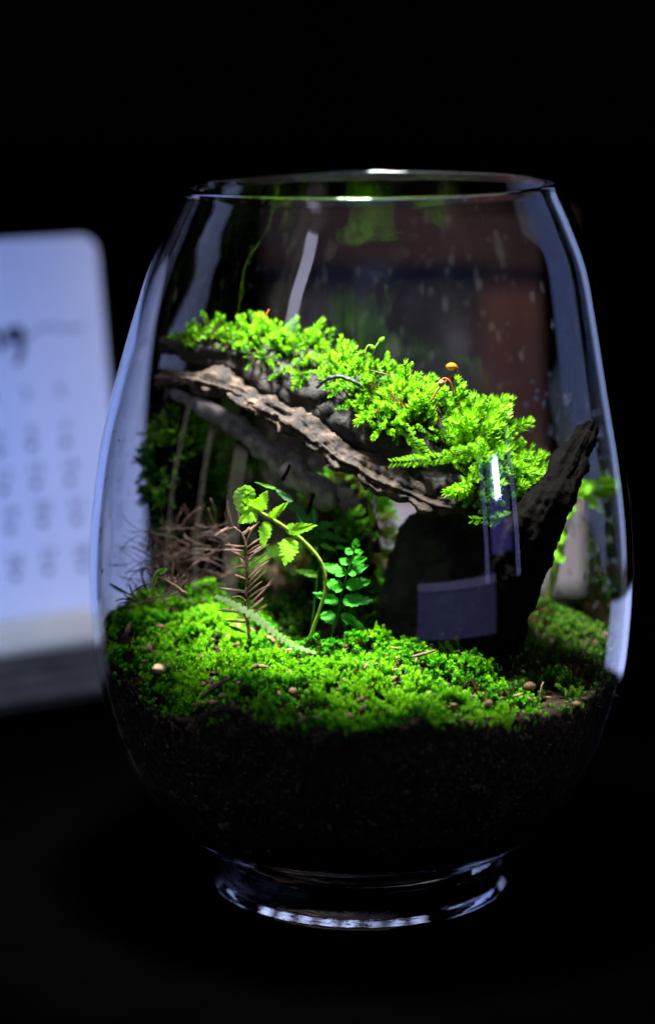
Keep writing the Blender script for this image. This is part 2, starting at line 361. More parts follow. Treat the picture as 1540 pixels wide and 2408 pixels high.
for k in range(SEG):
    k2 = (k+1) % SEG
    for i in range(NS-1): F.append((k*NS+i, k2*NS+i, k2*NS+i+1, k*NS+i+1))
base = len(V); NR = 40
for j in range(1, NR+1):
    for k in range(SEG):
        x0, y0, _ = V[k*NS+NS-1]; s = 1-j/NR*0.999; x, y = x0*s, y0*s; V.append((x, y, ground(x, y)))
for k in range(SEG):
    k2 = (k+1) % SEG
    F.append((k*NS+NS-1, k2*NS+NS-1, base+k2, base+k))
    for j in range(NR-1): F.append((base+j*SEG+k, base+j*SEG+k2, base+(j+1)*SEG+k2, base+(j+1)*SEG+k))
soil = link('soil', mesh('soil', V, F), M['soil'])
tag(soil, 'dark crumbly soil filling the lower half of the glass jar', 'soil', None, 'stuff')
# soil crumbs on the surface and against the glass
mats = []
def rmat(p, s, aniso=0.35):
    q = Matrix.Rotation(random.uniform(0, 6.28), 3, Vector((random.gauss(0, 1), random.gauss(0, 1), random.gauss(0, 1))).normalized())
    S = Matrix.Diagonal(Vector((s*random.uniform(1-aniso, 1+aniso), s*random.uniform(1-aniso, 1+aniso), s*random.uniform(1-aniso, 1))))
    return np.column_stack([np.array(q @ S), np.array(p)])
for _ in range(3600):
    a = random.uniform(-math.pi, 0.0) if random.random() < .8 else random.uniform(0, math.pi)
    zt = ground(0.076*math.cos(a), 0.076*math.sin(a)); z = random.uniform(ZIN+0.006, zt+0.0005)
    s = random.uniform(.0003, .0011) if random.random() < .86 else random.uniform(.0011, .0026)
    r = r_in(z) - 0.0007 - s*0.9; mats.append(rmat((r*math.cos(a), r*math.sin(a), z), s))
for _ in range(2600):
    a = random.uniform(0, 6.283); r = 0.074*math.sqrt(random.random()); x, y = r*math.cos(a), r*math.sin(a)
    s = random.uniform(.0003, .0012); mats.append(rmat((x, y, ground(x, y)+s*.3), s))
V, t = scatter(IV, IT, mats)
V = V + rng.normal(0, .00006, V.shape)
so = link('soil_crumbs', trimesh('soil_crumbs', V, t), M['grain'])
tag(so, 'loose brown soil crumbs pressed against the jar wall and between moss', 'soil', None, 'stuff')

# ------------------------------------------------------------------ driftwood
drift = empty('driftwood', P(1150, 1500, 0.0))
tag(drift, 'dark arching driftwood with torn bark edge and upright side branch', 'driftwood')
log_pts = [pt(372, 812, .034, 26), pt(440, 822, .032, 42), pt(540, 838, .028, 58), pt(650, 872, .020, 76), pt(780, 928, .008, 96), pt(900, 990, -.004, 106),
           pt(1020, 1056, -.012, 108), pt(1110, 1114, -.014, 98), pt(1170, 1170, -.012, 80), pt(1200, 1235, -.008, 58)]
lv, lf = tube(log_pts, seg=64, n=150, amp=0.0035, scale=75, octv=4, flat=0.92, grain=0.00010, ridge=0.0009, fine=.0002)
log = link('log', mesh('log', lv, lf), M['wood'], drift)
# torn bark ledge along the front of the log
led = [pt(385, 892, .030, 22), pt(450, 890, .022, 26), pt(500, 905, .014, 34), pt(560, 922, .008, 34), pt(630, 955, .002, 34), pt(700, 990, -.006, 40), pt(752, 1035, -.012, 40),
       pt(800, 1078, -.016, 38), pt(860, 1102, -.020, 36), pt(920, 1130, -.024, 44), pt(980, 1160, -.027, 46), pt(1060, 1180, -.026, 40), pt(1140, 1180, -.020, 40)]
ev, ef = tube(led, seg=64, n=300, amp=0.0046, scale=95, octv=4, flat=0.62, grain=0.00016, ridge=0.0011, fine=.00025)
link('bark_edge', mesh('bark_edge', ev, ef), M['bark'], drift)
# flared grey shoulder under the moss
sh = [pt(760, 960, .0, 30), pt(840, 1010, -.008, 46), pt(930, 1080, -.015, 52), pt(1010, 1120, -.021, 52), pt(1090, 1150, -.023, 56), pt(1150, 1190, -.018, 50)]
tobj('weathered_face', sh, M['wood'], drift, seg=40, n=80, amp=0.003, scale=90, octv=4, grain=0.00012, ridge=0.0005)
tobj('lower_branch', [pt(400, 925, .036, 14), pt(470, 958, .030, 18), pt(560, 1005, .022, 24), pt(640, 1070, .014, 28), pt(700, 1115, .008, 32), pt(760, 1160, .004, 34), pt(790, 1185, .004, 22)],
     M['greywood'], drift, seg=24, n=70, amp=0.0018, scale=140, octv=4, grain=0.00012)
tobj('side_branch', [pt(1390, 1000, -.008, 15), pt(1370, 1034, -.014, 26), pt(1330, 1110, -.026, 38), pt(1275, 1195, -.036, 54), pt(1230, 1290, -.036, 66), pt(1192, 1380, -.030, 74), pt(1165, 1470, -.024, 68), pt(1150, 1570, -.018, 66)],
     M['blackwood'], drift, seg=72, n=260, amp=0.0018, scale=110, octv=4, grain=0.00006, fine=.0003, ridge=.0009)
tobj('root_base', [pt(1160, 1180, .0, 62), pt(1090, 1225, .006, 95), pt(1055, 1300, .008, 138), pt(1040, 1400, .008, 158), pt(1040, 1500, .006, 168), pt(1050, 1570, .004, 175)],
     M['wood'], drift, seg=90, n=170, amp=0.006, scale=60, octv=4, grain=0.0001, fine=.0005, ridge=.0012)
tobj('bark_post', [pt(420, 900, .050, 45), pt(440, 1000, .052, 62), pt(450, 1120, .050, 72), pt(455, 1250, .046, 82), pt(460, 1420, .040, 90)],
     M['blackwood'], drift, seg=36, n=60, amp=0.005, scale=70, octv=4)
tobj('broken_spur', [pt(716, 1230, .0, 4), pt(728, 1195, .0, 5), pt(735, 1170, .0, 5), pt(738, 1160, .0, 3)], M['blackwood'], drift, seg=8, n=14, amp=.0005, scale=300)
tobj('broken_spur', [pt(664, 1130, .006, 5), pt(674, 1112, .004, 5), pt(682, 1092, .004, 3)], M['blackwood'], drift, seg=8, n=12, amp=.0005, scale=300)

# ------------------------------------------------------------------ moss
def sprig(nl, leaf, wid, spread, curve, star=5, seed=0):
    """unit-long shoot along z: spiral of small pointed leaves, tufted tip"""
    r = np.random.default_rng(seed); V = []; Tr = []; S = []
    def axis(t): return np.array([curve*t*t, 0, t])
    for i in range(nl):
        t = 0.08 + 0.9*(i/nl); a = i*2.4 + r.uniform(-.3, .3)
        env = math.sin(min(t*1.25+.25, 1.0)*math.pi/2)*(1 if t < .75 else 1-(t-.75)*1.2)
        L = leaf*env*r.uniform(.75, 1.2); W = wid*env*r.uniform(.8, 1.2)
        sp = spread*r.uniform(.8, 1.15); out = np.array([math.cos(a), math.sin(a), 0]); d = out*math.sin(sp)+np.array([0, 0, 1])*math.cos(sp)
        side = np.cross(d, out); side /= np.linalg.norm(side)+1e-9
        up = np.cross(side, d)
        b = axis(t); m = b + d*L*.45; tip = b + d*L + up*L*(-.12)
        k = len(V); V += [b, m+side*W+up*W*.35, tip, m-side*W+up*W*.35]; Tr += [(k, k+1, k+2), (k, k+2, k+3)]; S += [t*.6, t*.8, t, t*.8]
    for i in range(star):
        a = i*6.283/star; d = np.array([math.cos(a)*.45, math.sin(a)*.45, .89]); L = leaf*.9
        side = np.array([-math.sin(a), math.cos(a), 0]); b = axis(.97); m = b+d*L*.4; k = len(V)
        V += [b, m+side*wid*.9, b+d*L, m-side*wid*.9]; Tr += [(k, k+1, k+2), (k, k+2, k+3)]; S += [.9, 1, 1, 1]
    # thin stem
    k = len(V)
    for t in (0, .5, 1):
        p = axis(t)
        for j in range(3): V.append(p+np.array([math.cos(j*2.09), math.sin(j*2.09), 0])*.018); S.append(.2*t)
    for s in range(2):
        for j in range(3):
            a, b2 = k+s*3+j, k+s*3+(j+1) % 3; Tr += [(a, b2, b2+3), (a, b2+3, a+3)]
    return np.array(V), np.array(Tr), np.array(S)
FEATHER = [sprig(52, .22, .034, 0.85, .25, 6, seed=i) for i in range(4)] + [sprig(44, .25, .038, 0.95, .55, 6, seed=i+9) for i in range(3)] + [sprig(40, .34, .034, 0.6, .15, 8, seed=i+15) for i in range(2)]
STAR = [sprig(20, .42, .085, 0.85, .12, 6, seed=i+20) for i in range(5)]
def frame(d, roll):
    d = Vector(d).normalized(); x = d.cross(Vector((.3, .5, .8)));
    if x.length < 1e-3: x = d.cross(Vector((1, 0, 0)))
    x.normalize(); y = d.cross(x); c, s = math.cos(roll), math.sin(roll)
    return np.column_stack([np.array(x*c+y*s), np.array(y*c-x*s), np.array(d)])
def moss_mesh(name, shoots, temps, spread=0.3):
    """shoots: (pos, dir, length, tint). tint 0..1 picks dark to yellow-green."""
    by = {i: [] for i in range(len(temps))}
    for s in shoots: by[random.randrange(len(temps))].append(s)
    VV = []; TT = []; SS = []; off = 0
    for i, lst in by.items():
        if not lst: continue
        tv, tt, ts = temps[i]
        mats = []
        for p, d, L, c in lst:
            f3 = frame(d, random.uniform(0, 6.28))*L; f3[:, :2] *= random.uniform(.85, 1.25); mats.append(np.column_stack([f3, np.array(p)]))
        v, t = scatter(tv, tt, mats)
        ti = (np.array([c for *_, c in lst])[:, None] + (ts[None]-.5)*spread).ravel()
        VV.append(v); TT.append(t+off); SS.append(ti); off += len(v)
    return trimesh(name, np.vstack(VV), np.vstack(TT), np.concatenate(SS))

# moss on the upper side of the log
me = log.data; shoots = []
vco = np.array([v.co[:] for v in me.vertices]).reshape(150, 64, 3)
cen = vco.mean(axis=1)
def log_moss(n):
    while len(shoots) < n:
        i = random.uniform(14, 138); k = random.randrange(64); i0 = int(i)
        c = Vector(cen[i0]); q = Vector(vco[i0, k]).lerp(Vector(vco[min(i0+1, 149), k]), i-i0)
        nrm = (q-c).normalized(); t = (Vector(cen[min(i0+3, 149)])-Vector(cen[max(i0-3, 0)])).normalized()
        u = i/149.0
        # how far down the side the moss reaches, from the bare far end to the shaggy near end
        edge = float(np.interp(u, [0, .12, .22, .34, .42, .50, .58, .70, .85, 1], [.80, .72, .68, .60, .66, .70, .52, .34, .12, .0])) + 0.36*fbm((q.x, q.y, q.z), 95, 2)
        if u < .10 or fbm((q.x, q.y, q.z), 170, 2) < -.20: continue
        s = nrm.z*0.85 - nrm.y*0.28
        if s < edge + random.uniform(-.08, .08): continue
        tuft = max(0, fbm((q.x, q.y, q.z), 130, 2)+.25)
        d = nrm*random.uniform(.4, .8) + Vector((random.gauss(0, .34), random.gauss(0, .3)-.1, random.gauss(.3, .25)))
        if s < edge+.2: d = d*0.7 + Vector((random.gauss(.1, .35), -.45, -.25 if u < .6 else -.5))
        L = random.uniform(.0034, .0078)*(1.05 if u > .5 else .95)*(.65+1.2*tuft)
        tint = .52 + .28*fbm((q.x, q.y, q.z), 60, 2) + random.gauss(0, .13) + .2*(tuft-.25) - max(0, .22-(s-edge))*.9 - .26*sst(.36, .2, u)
        if random.random() < .05: tint = random.uniform(-.1, .15)
        shoots.append((q-nrm*.0008, d, L, tint))
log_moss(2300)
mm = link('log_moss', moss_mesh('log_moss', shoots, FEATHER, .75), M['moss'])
tag(mm, 'bright yellow-green feathery moss covering the top of the arching log', 'moss', None, 'stuff')
# separate trailing shoots hanging off that moss
def trail(pts, n, L, label):
    c = catmull([tuple(P(*p)) for p in pts], n); sh = []
    for i in range(n):
        t = Vector(c[min(i+1, n-1)]) - Vector(c[max(i-1, 0)]); t.normalize(); f = 1-.5*i/n
        for s in (-1, 1):
            sd = Vector((0, 0, 1))*s; sh.append((Vector(c[i]), t*.75+sd*.7+Vector((0, random.uniform(-.6, .1), 0)), L*f*random.uniform(.8, 1.2), .75+random.gauss(0, .08)))
    o = link('moss_shoot', moss_mesh('moss_shoot', sh, STAR), M['moss']); tag(o, label, 'moss shoot')
trail([(1150, 1050, -.037), (1080, 1068, -.039), (1000, 1082, -.040), (925, 1088, -.040)], 26, .0034, 'long trailing moss shoot reaching left below the log moss')
trail([(1205, 1212, -.036), (1160, 1222, -.038), (1112, 1222, -.038)], 12, .0028, 'short lone moss shoot in front of the dark right branch')
trail([(930, 985, -.024), (960, 1025, -.028), (985, 1060, -.029), (1000, 1085, -.029)], 14, .0034, 'green moss shoot drooping down the dark face of the log')

# carpet moss over the soil
def carpet(name, n, region, temps, Lr, mat, label, tbase=.55, lean=.35):
    sh = []; tries = 0
    while len(sh) < n and tries < n*40:
        tries += 1
        a = random.uniform(0, 6.283); r = 0.0865*math.sqrt(random.random()); x, y = r*math.cos(a), r*math.sin(a)
        p = region(x, y)*sst(-.34, -.10, fbm((x, y, 9), 120, 3))
        if p <= 0 or random.random() > p: continue
        z = ground(x, y)
        if r > r_in(z)-.0014: continue
        h = 0.0060*max(0, fbm((x, y, 5), 85, 2)) + .0012*p - .003*max(0, r-.074)/.008
        d = Vector((random.gauss(0, lean), random.gauss(-.1, lean), 1)); Ls = random.uniform(*Lr)*(.7+.8*max(0, fbm((x, y, 7), 150, 2)+.35))
        ti = tbase + .60*fbm((x, y, 2), 38, 3) + random.gauss(0, .12)
        if random.random() < .05: ti = random.uniform(-.1, .12)
        sh.append((Vector((x, y, z-.0006+h)), d, Ls, ti))
    o = link(name, moss_mesh(name, sh, temps, .7), mat); tag(o, label, 'moss', None, 'stuff'); return o
def reg_front(x, y):
    n = fbm((x, y, 1), 60, 3)
    v = 1.0
    v *= sst(.056, .040, x + .012*n)                      # ends to the right
    dark = math.exp(-(((x-.022)/.034)**2 + ((y-.008)/.022)**2)*1.4)   # shaded bare soil by the root
    v *= 1 - sst(.35, .7, dark + .2*n)
    gap = math.exp(-(((x-.032)/.020)**2 + ((y+.050)/.008)**2)); v *= 1-sst(.4, .8, gap+.25*n)
    gap = math.exp(-(((x+.050)/.012)**2 + ((y+.062)/.007)**2)); v *= 1-sst(.4, .8, gap+.25*n)
    v *= 1 - .96*sst(-.040, -.026, x + .006*n)*sst(-.034, -.020, y + .008*n)
    v *= 1 - .9*sst(.030, .050, y)
    return v
def reg_right(x, y):
    return sst(.040, .050, x + .006*fbm((x, y, 1), 60, 2))*sst(-.072, -.03, y+.01*fbm((x, y, 3), 60, 2))
carpet('carpet_moss', 11000, reg_front, STAR, (.0018, .0038), M['carpet'], 'vivid green cushion moss carpeting the soil across the front and left', .47)
carpet('carpet_moss', 2200, reg_right, STAR, (.0022, .0040), M['shadedmoss'], 'low moss on the right behind the side branch, shade put into its dark green', .26)

def reg_back(x, y):
    n = fbm((x, y, 1), 60, 3)
    return .9*sst(-.04, -.028, x)*sst(.045, .03, x)*sst(-.012, .004, y+.01*n)*sst(-.6, -.2, n)
carpet('carpet_moss', 2200, reg_back, STAR, (.002, .004), M['shadedmoss'], 'sparse moss coloured dark for the shade on the soil bank under the log behind the ferns', .30)

# brown crumbs, seed husks and bits of dead leaf lying in the moss
mats = []
for _ in range(420):
    a = random.uniform(0, 6.283); r = .08*math.sqrt(random.random()); x, y = r*math.cos(a), r*math.sin(a)
    if reg_front(x, y) < .2 or r > r_in(.085)-.003: continue
    s_ = random.uniform(.0004, .0013); m3 = rmat((x, y, ground(x, y)+random.uniform(.002, .0048)), s_, .6); m3[:, 0] *= random.uniform(1, 2.4); mats.append(m3)
V, t = scatter(IV, IT, mats)
db = link('moss_debris', trimesh('moss_debris', V, t), M['brownstone']); tag(db, 'brown crumbs and husks scattered through the front moss', 'debris', None, 'stuff')

# mossy lump behind the ferns, and moss hanging at the left
def lump_moss(name, ctr, rad, n, temps, Lr, mat, label, tb, core):
    V = []
    v0, t0 = IV2, IT2
    V = [Vector((ctr.x+p[0]*rad[0], ctr.y+p[1]*rad[1], ctr.z+p[2]*rad[2])) for p in v0]
    V = [q + (q-ctr).normalized()*.003*fbm(q, 90, 3) for q in V]
    th = empty(name, (ctr.x, ctr.y, ctr.z-rad[2])); tag(th, label, 'moss')
    link('soil_core', mesh('soil_core', V, [tuple(t) for t in t0]), core, th)
    sh = []
    while len(sh) < n:
        d = Vector((random.gauss(0, 1), random.gauss(-.5, 1), random.gauss(.2, 1))).normalized()
        q = Vector((ctr.x+d.x*rad[0], ctr.y+d.y*rad[1], ctr.z+d.z*rad[2]))
        if fbm(q, 120, 2) < -.12: continue
        sh.append((q, d+Vector((random.gauss(0, .4), random.gauss(0, .4), random.gauss(.3, .4))), random.uniform(*Lr), tb+.3*fbm(q, 70, 2)+random.gauss(0, .1)))
    o = link('moss_cover', moss_mesh('moss_cover', sh, temps), mat, th); o['kind'] = 'stuff'
lump_moss('moss_mound', P(815, 1255, .035), (.0125, .010, .020), 620, FEATHER, (.0035, .006), M['moss'], 'rounded moss mound in shade behind the curled fern, under the log', .30, M['blackwood'])
lump_moss('moss_clump', P(420, 1120, .034), (.0105, .008, .020), 520, FEATHER, (.0035, .0065), M['shadedmoss'], 'blurred moss clump, shade put into its dark tone, hanging on the left wall above dry litter', .55, M['blackwood'])

# ------------------------------------------------------------------ leaves and ferns
def leaf_mesh(name, base, tip, wid, lobes=4, depth=.35, nrm=Vector((0, -1, .35)), curl=0.0, fold=.25, wob=.08, seg=None, blunt=.35, seed=0):
    rr = random.Random(seed or random.random())
    ax = tip-base; L = ax.length; ax.normalize(); sd = ax.cross(nrm).normalized(); up = sd.cross(ax).normalized()
    seg = seg or max(lobes*5, 14); cols = 7; V = []; F = []
    ph = rr.uniform(0, 6)
    for i in range(seg+1):
        t = i/seg
        env = min(1, .45+t*4.0)*max(0.02, 1-t**3.2)*(1-blunt*t)
        for j in range(cols):
            s = (j/(cols-1))*2-1
            lb = 1-depth*(0.5+0.5*math.cos(2*math.pi*lobes*t+(0.5 if s > 0 else 0)))**2 if lobes else 1
            wv = .5*wid*env*lb*(1+.1*math.sin(17*t+ph+s))
            q = base + ax*(t*L) + sd*(s*wv) + up*(-abs(s)*wv*fold*-1) + up*(-curl*L*t*t)
            q += up*(wid*wob*.6*math.sin(7*t+3*s+ph)) + ax*(abs(s)*wv*.25)
            V.append(q)
    for i in range(seg):
        for j in range(cols-1): a = i*cols+j; F.append((a, a+1, a+cols+1, a+cols))
    me = mesh(name, V, F); return me
def pin(parent, name, b, t, wpx, Y, mat, dY=0.0, **k):
    return link(name, leaf_mesh(name, P(b[0], b[1], Y), P(t[0], t[1], Y+dY), wpx*PX, **k), mat, parent)
def C4(x, y): return (513.3+x*.25, 1129.4+y*.25)

# young fern with curled tip
YF = -.036
fern = empty('young_fern', P(728, 1525, YF)); tag(fern, 'pale lime young fern with a curled hairy tip, in front of dry twig', 'fern')
rach = [(726, 1530, YF+.004, 5.0), (733, 1490, YF+.003, 5.2), (750, 1440, YF+.001, 5.0), (764, 1390, YF, 4.8), (763, 1345, YF, 4.8), (748, 1310, YF, 5.0), (715, 1273, YF, 5.2), (675, 1242, YF, 5.0), (640, 1220, YF, 4.6),
        (610, 1203, YF, 4.4), (588, 1192, YF-.001, 3.8), (573, 1176, YF-.002, 3.4), (568, 1160, YF-.002, 3.2), (577, 1149, YF-.002, 3), (589, 1153, YF-.002, 2.6), (591, 1165, YF-.002, 2.2), (584, 1170, YF-.003, 1.6)]
tobj('stem', [pt(r[0], r[1], r[2], r[3]*.78) for r in rach], M['fernstem'], fern, seg=10, n=110, amp=.00015, scale=900)
for b, t, wd, dy, cu in [((684, 1264), (671, 1330), 42, -.004, .06), ((629, 1226), (617, 1290), 27, -.003, .05), ((672, 1247), (746, 1236), 26, -.004, .05), ((632, 1220), (681, 1178), 19, -.003, -.1),
                         ((604, 1203), (564, 1228), 32, -.005, .1), ((606, 1200), (628, 1158), 30, -.003, .15)]:
    pin(fern, 'pinna', b, t, wd*1.28, YF, M['fern'], dY=dy, lobes=7, depth=.24, curl=cu, nrm=Vector((.08, -1, .2)), blunt=.3, fold=.12, wob=.05, seg=42)
# curled pinnae at the crozier
def strip(name, pts, wpx, mat, parent, seg=36, lob=7, dep=.28, face=Vector((0, -1, .15))):
    c = catmull([tuple(P(*p)) for p in pts], seg); V = []; F = []
    for i in range(seg):
        t = (Vector(c[min(i+1, seg-1)])-Vector(c[max(i-1, 0)])).normalized(); n = t.cross(face).normalized()
        u = i/(seg-1); wv = wpx*PX*.5*(math.sin(math.pi*(u*.9+.08))**.45)*(1-dep*(0.5+.5*math.cos(u*6.283*lob))**2)*(1+(.25*fbm((u*lob*3, 1.7, .2), 1.0, 2) if dep > .3 else 0))
        for s in (-1, -.4, .2, 1): V.append(Vector(c[i])+n*s*wv+Vector((0, -1, 0))*(1-s*s)*wv*.25)
    for i in range(seg-1):
        for j in range(3): a = i*4+j; F.append((a, a+1, a+5, a+4))
    return link(name, mesh(name, V, F), mat, parent)
strip('pinna', [(597, 1192, YF-.003), (572, 1199, YF-.004), (561, 1180, YF-.004), (560, 1162, YF-.004), (568, 1148, YF-.004)], 21, M['fern'], fern)
strip('pinna', [(590, 1190, YF-.003), (594, 1172, YF-.005), (592, 1156, YF-.005), (580, 1148, YF-.005), (567, 1152, YF-.005)], 18, M['fern'], fern)
strip('pinna', [(583, 1184, YF-.005), (577, 1171, YF-.006), (582, 1160, YF-.006), (590, 1164, YF-.006)], 15, M['fern'], fern, lob=4)
# fine hairs along the stem and crozier
hv = []; ht = []
cc = catmull([tuple(pt(*r)) for r in rach], 400)
for i in range(900):
    k = random.randrange(60, 400); p = Vector(cc[k][:3]); r = cc[k][3]
    a = random.uniform(0, 6.283); d = Vector((math.cos(a), -abs(random.gauss(0, .4)), math.sin(a))).normalized()
    L = random.uniform(.0004, .0011)*(1.3 if k > 300 else 1); q = p+d*r*.9; s = d.cross(Vector((0, 1, 0)))*.00003; o = len(hv)
    hv += [q-s, q+s, q+d*L+Vector((0, 0, .0001))]; ht.append((o, o+1, o+2))
h = link('stem_hairs', trimesh('stem_hairs', np.array(hv), np.array(ht)), M['fernstem'], fern); h['kind'] = 'stuff'

# glossy dark fern on its right
YG = -.024
fg = empty('glossy_fern', P(778, 1510, YG)); tag(fg, 'small glossy dark green fern standing right of the curled fern stem', 'fern')
st = [C4(1060, 1520), C4(1075, 1430), C4(1112, 1320), C4(1148, 1140), C4(1188, 960), C4(1222, 850), C4(1268, 710), C4(1290, 600)]
tobj('stem', [pt(x, y, YG, 3.2-.22*i) for i, (x, y) in enumerate(st)], M['darkleaf'], fg, seg=8, n=50)
for b, t, wd in [((1105, 1300), (955, 1262), 92), ((1137, 1150), (885, 1052), 75), ((1168, 1010), (990, 950), 95), ((1202, 880), (965, 780), 85), ((1232, 790), (1138, 728), 72), ((1255, 700), (1195, 632), 56),
                 ((1148, 1262), (1405, 1402), 80), ((1165, 1130), (1468, 1122), 100), ((1196, 985), (1438, 948), 92), ((1218, 870), (1412, 796), 84), ((1255, 765), (1395, 732), 72), ((1275, 680), (1368, 662), 56), ((1285, 640), (1300, 545), 60)]:
    pin(fg, 'pinna', C4(*b), C4(*t), wd*.37, YG, M['gloss'], dY=random.uniform(-.004, .003), lobes=6, depth=.22, curl=random.uniform(.0, .12), nrm=Vector((random.uniform(-.25, .25), -1, random.uniform(.2, .8))), blunt=.15, fold=.12)
# second stem behind, with darker leaves
YB = -.012
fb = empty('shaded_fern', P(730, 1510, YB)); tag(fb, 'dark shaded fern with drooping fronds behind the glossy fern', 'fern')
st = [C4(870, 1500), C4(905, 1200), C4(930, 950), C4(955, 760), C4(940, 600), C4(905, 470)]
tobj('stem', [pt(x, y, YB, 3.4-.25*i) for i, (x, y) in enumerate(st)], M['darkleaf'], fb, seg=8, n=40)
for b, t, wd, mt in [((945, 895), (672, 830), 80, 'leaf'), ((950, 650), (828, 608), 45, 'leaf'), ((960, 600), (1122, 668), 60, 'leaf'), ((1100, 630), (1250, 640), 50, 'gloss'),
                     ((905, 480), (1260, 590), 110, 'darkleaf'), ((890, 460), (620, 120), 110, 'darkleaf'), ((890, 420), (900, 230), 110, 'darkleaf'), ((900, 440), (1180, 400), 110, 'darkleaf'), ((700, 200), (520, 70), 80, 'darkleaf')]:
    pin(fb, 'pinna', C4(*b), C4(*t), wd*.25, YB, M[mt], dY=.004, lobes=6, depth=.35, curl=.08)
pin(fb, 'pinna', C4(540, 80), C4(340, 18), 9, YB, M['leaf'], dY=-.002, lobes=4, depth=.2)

# green stalk lying over the moss
fl = empty('fallen_frond', P(745, 1535, -.045)); tag(fl, 'thin fuzzy green frond lying diagonally over the moss', 'frond')
FLP = [(508, 1402, -.050), (545, 1418, -.053), (600, 1450, -.056), (650, 1490, -.058), (690, 1517, -.058), (745, 1536, -.058)]
tobj('stem', [pt(x, y, Y, r) for (x, y, Y), r in zip(FLP, (1.6, 2.8, 3.6, 4.0, 3.8, 1.6))], M['palefrond'], fl, seg=8, n=60, amp=.0003, scale=500)
strip('blade', [(x, y-1, Y-.0006) for x, y, Y in FLP], 24, M['palefrond'], fl, seg=150, lob=21, dep=.5, face=Vector((0, -.55, .83)))

# dry conifer twig
YT = -.030
tw = empty('dry_twig', P(587, 1500, YT)); tag(tw, 'upright dry brown conifer twig with flat needles left of the curled fern', 'twig')
st = [C4(297, 1490), C4(282, 1330), C4(266, 1150), C4(268, 1000), C4(276, 850), C4(266, 620), C4(220, 500), C4(150, 440)]
tobj('stem', [pt(x, y, YT, r) for (x, y), r in zip(st, (4, 3.6, 3.4, 3.2, 3, 2.6, 2.4, 1.8))], M['dry'], tw, seg=8, n=60, amp=.0002, scale=700)
def needle(par, b, t, wpx, Y, dY=0, mat='dry', bend=.08):
    A = P(b[0], b[1], Y); B = P(t[0], t[1], Y+dY); ax = B-A; L = ax.length; ax.normalize()
    sd = ax.cross(Vector((0, -1, .3))).normalized(); up = sd.cross(ax); V = []; F = []; n = 9
    bn = random.uniform(-bend, bend)
    for i in range(n):
        u = i/(n-1); wv = wpx*PX*.5*(math.sin(math.pi*(u*.94+.06))**.5)
        c = A+ax*(u*L)+sd*(bn*L*math.sin(math.pi*u)); V += [c-sd*wv, c+up*wv*.4, c+sd*wv]
    for i in range(n-1):
        for j in range(2): a = i*3+j; F.append((a, a+1, a+4, a+3))
    return link('needle', mesh('needle', V, F), M[mat], par)
for b, t in [((270, 850), (92, 580)), ((255, 1042), (-12, 1006)), ((252, 1058), (0, 1018)), ((262, 1432), (88, 1368)), ((255, 1252), (-10, 1222)), ((262, 1330), (60, 1315)),
             ((148, 440), (90, 170)), ((186, 462), (192, 290)), ((220, 500), (385, 400)), ((232, 520), (300, 430)), ((150, 440), (0, 470)), ((100, 440), (-30, 520)),
             ((262, 620), (60, 600)), ((262, 670), (40, 655)), ((266, 740), (120, 660)), ((268, 600), (400, 380)), ((272, 690), (430, 590))]:
    needle(tw, C4(*b), C4(*t), 6.2, YT, random.uniform(-.006, .003))
for i in range(15):
    y = 640 + i*48 + random.uniform(-16, 16); L = random.uniform(140, 300); k = random.uniform(.45, 1.1)
    needle(tw, C4(272, y), C4(272+L*.85, y-L*k), random.uniform(3.2, 5), YT, random.uniform(-.002, .010), bend=.05)
for i in range(5):
    y = 820+i*120+random.uniform(-30, 30); L = random.uniform(80, 200)
    needle(tw, C4(268, y), C4(268-L*.9, y-L*random.uniform(-.1, .4)), 4.2, YT, random.uniform(.004, .012), bend=.05)

# dry litter at the left
parts = []
def arc(cx, cyy, Y, L, wpx):
    a = random.uniform(-.5, 3.6); k = random.uniform(-1.6, 1.6); x, y = cx, cyy; pts = []
    for i in range(6):
        pts.append(pt(x, y, Y, wpx*(.4+.6*math.sin(math.pi*(i+.6)/6.6)))); x += math.cos(a)*L/6; y -= math.sin(a)*L/6; a += k/6
    return tube(pts, seg=5, n=14, flat=.45)
for _ in range(460):
    u = random.random(); cx = 335+u*200+random.gauss(0, 18); cyy = random.uniform(1225, 1410) + (1-u)*15; Y = random.uniform(.002, .040)
    q = P(cx, cyy, Y)
    if math.hypot(q.x, q.y) > r_in(q.z)-.008: continue
    parts.append(arc(cx, cyy, Y, random.uniform(35, 105), random.uniform(0.9, 2.5)))
for _ in range(26):
    parts.append(arc(random.uniform(300, 400), random.uniform(1380, 1420), random.uniform(-.012, .006), random.uniform(40, 80), random.uniform(2.5, 4.5)))
parts = [(v, f) for v, f in parts if max(math.hypot(p.x, p.y)-r_in(min(max(p.z, .06), .2)) for p in v) < -.0006]
v, f = merge(parts)
lo = link('dry_litter', mesh('dry_litter', v, f), M['litter']); tag(lo, 'tangle of dry brown needles and curled leaves against the left glass', 'litter', None, 'stuff')
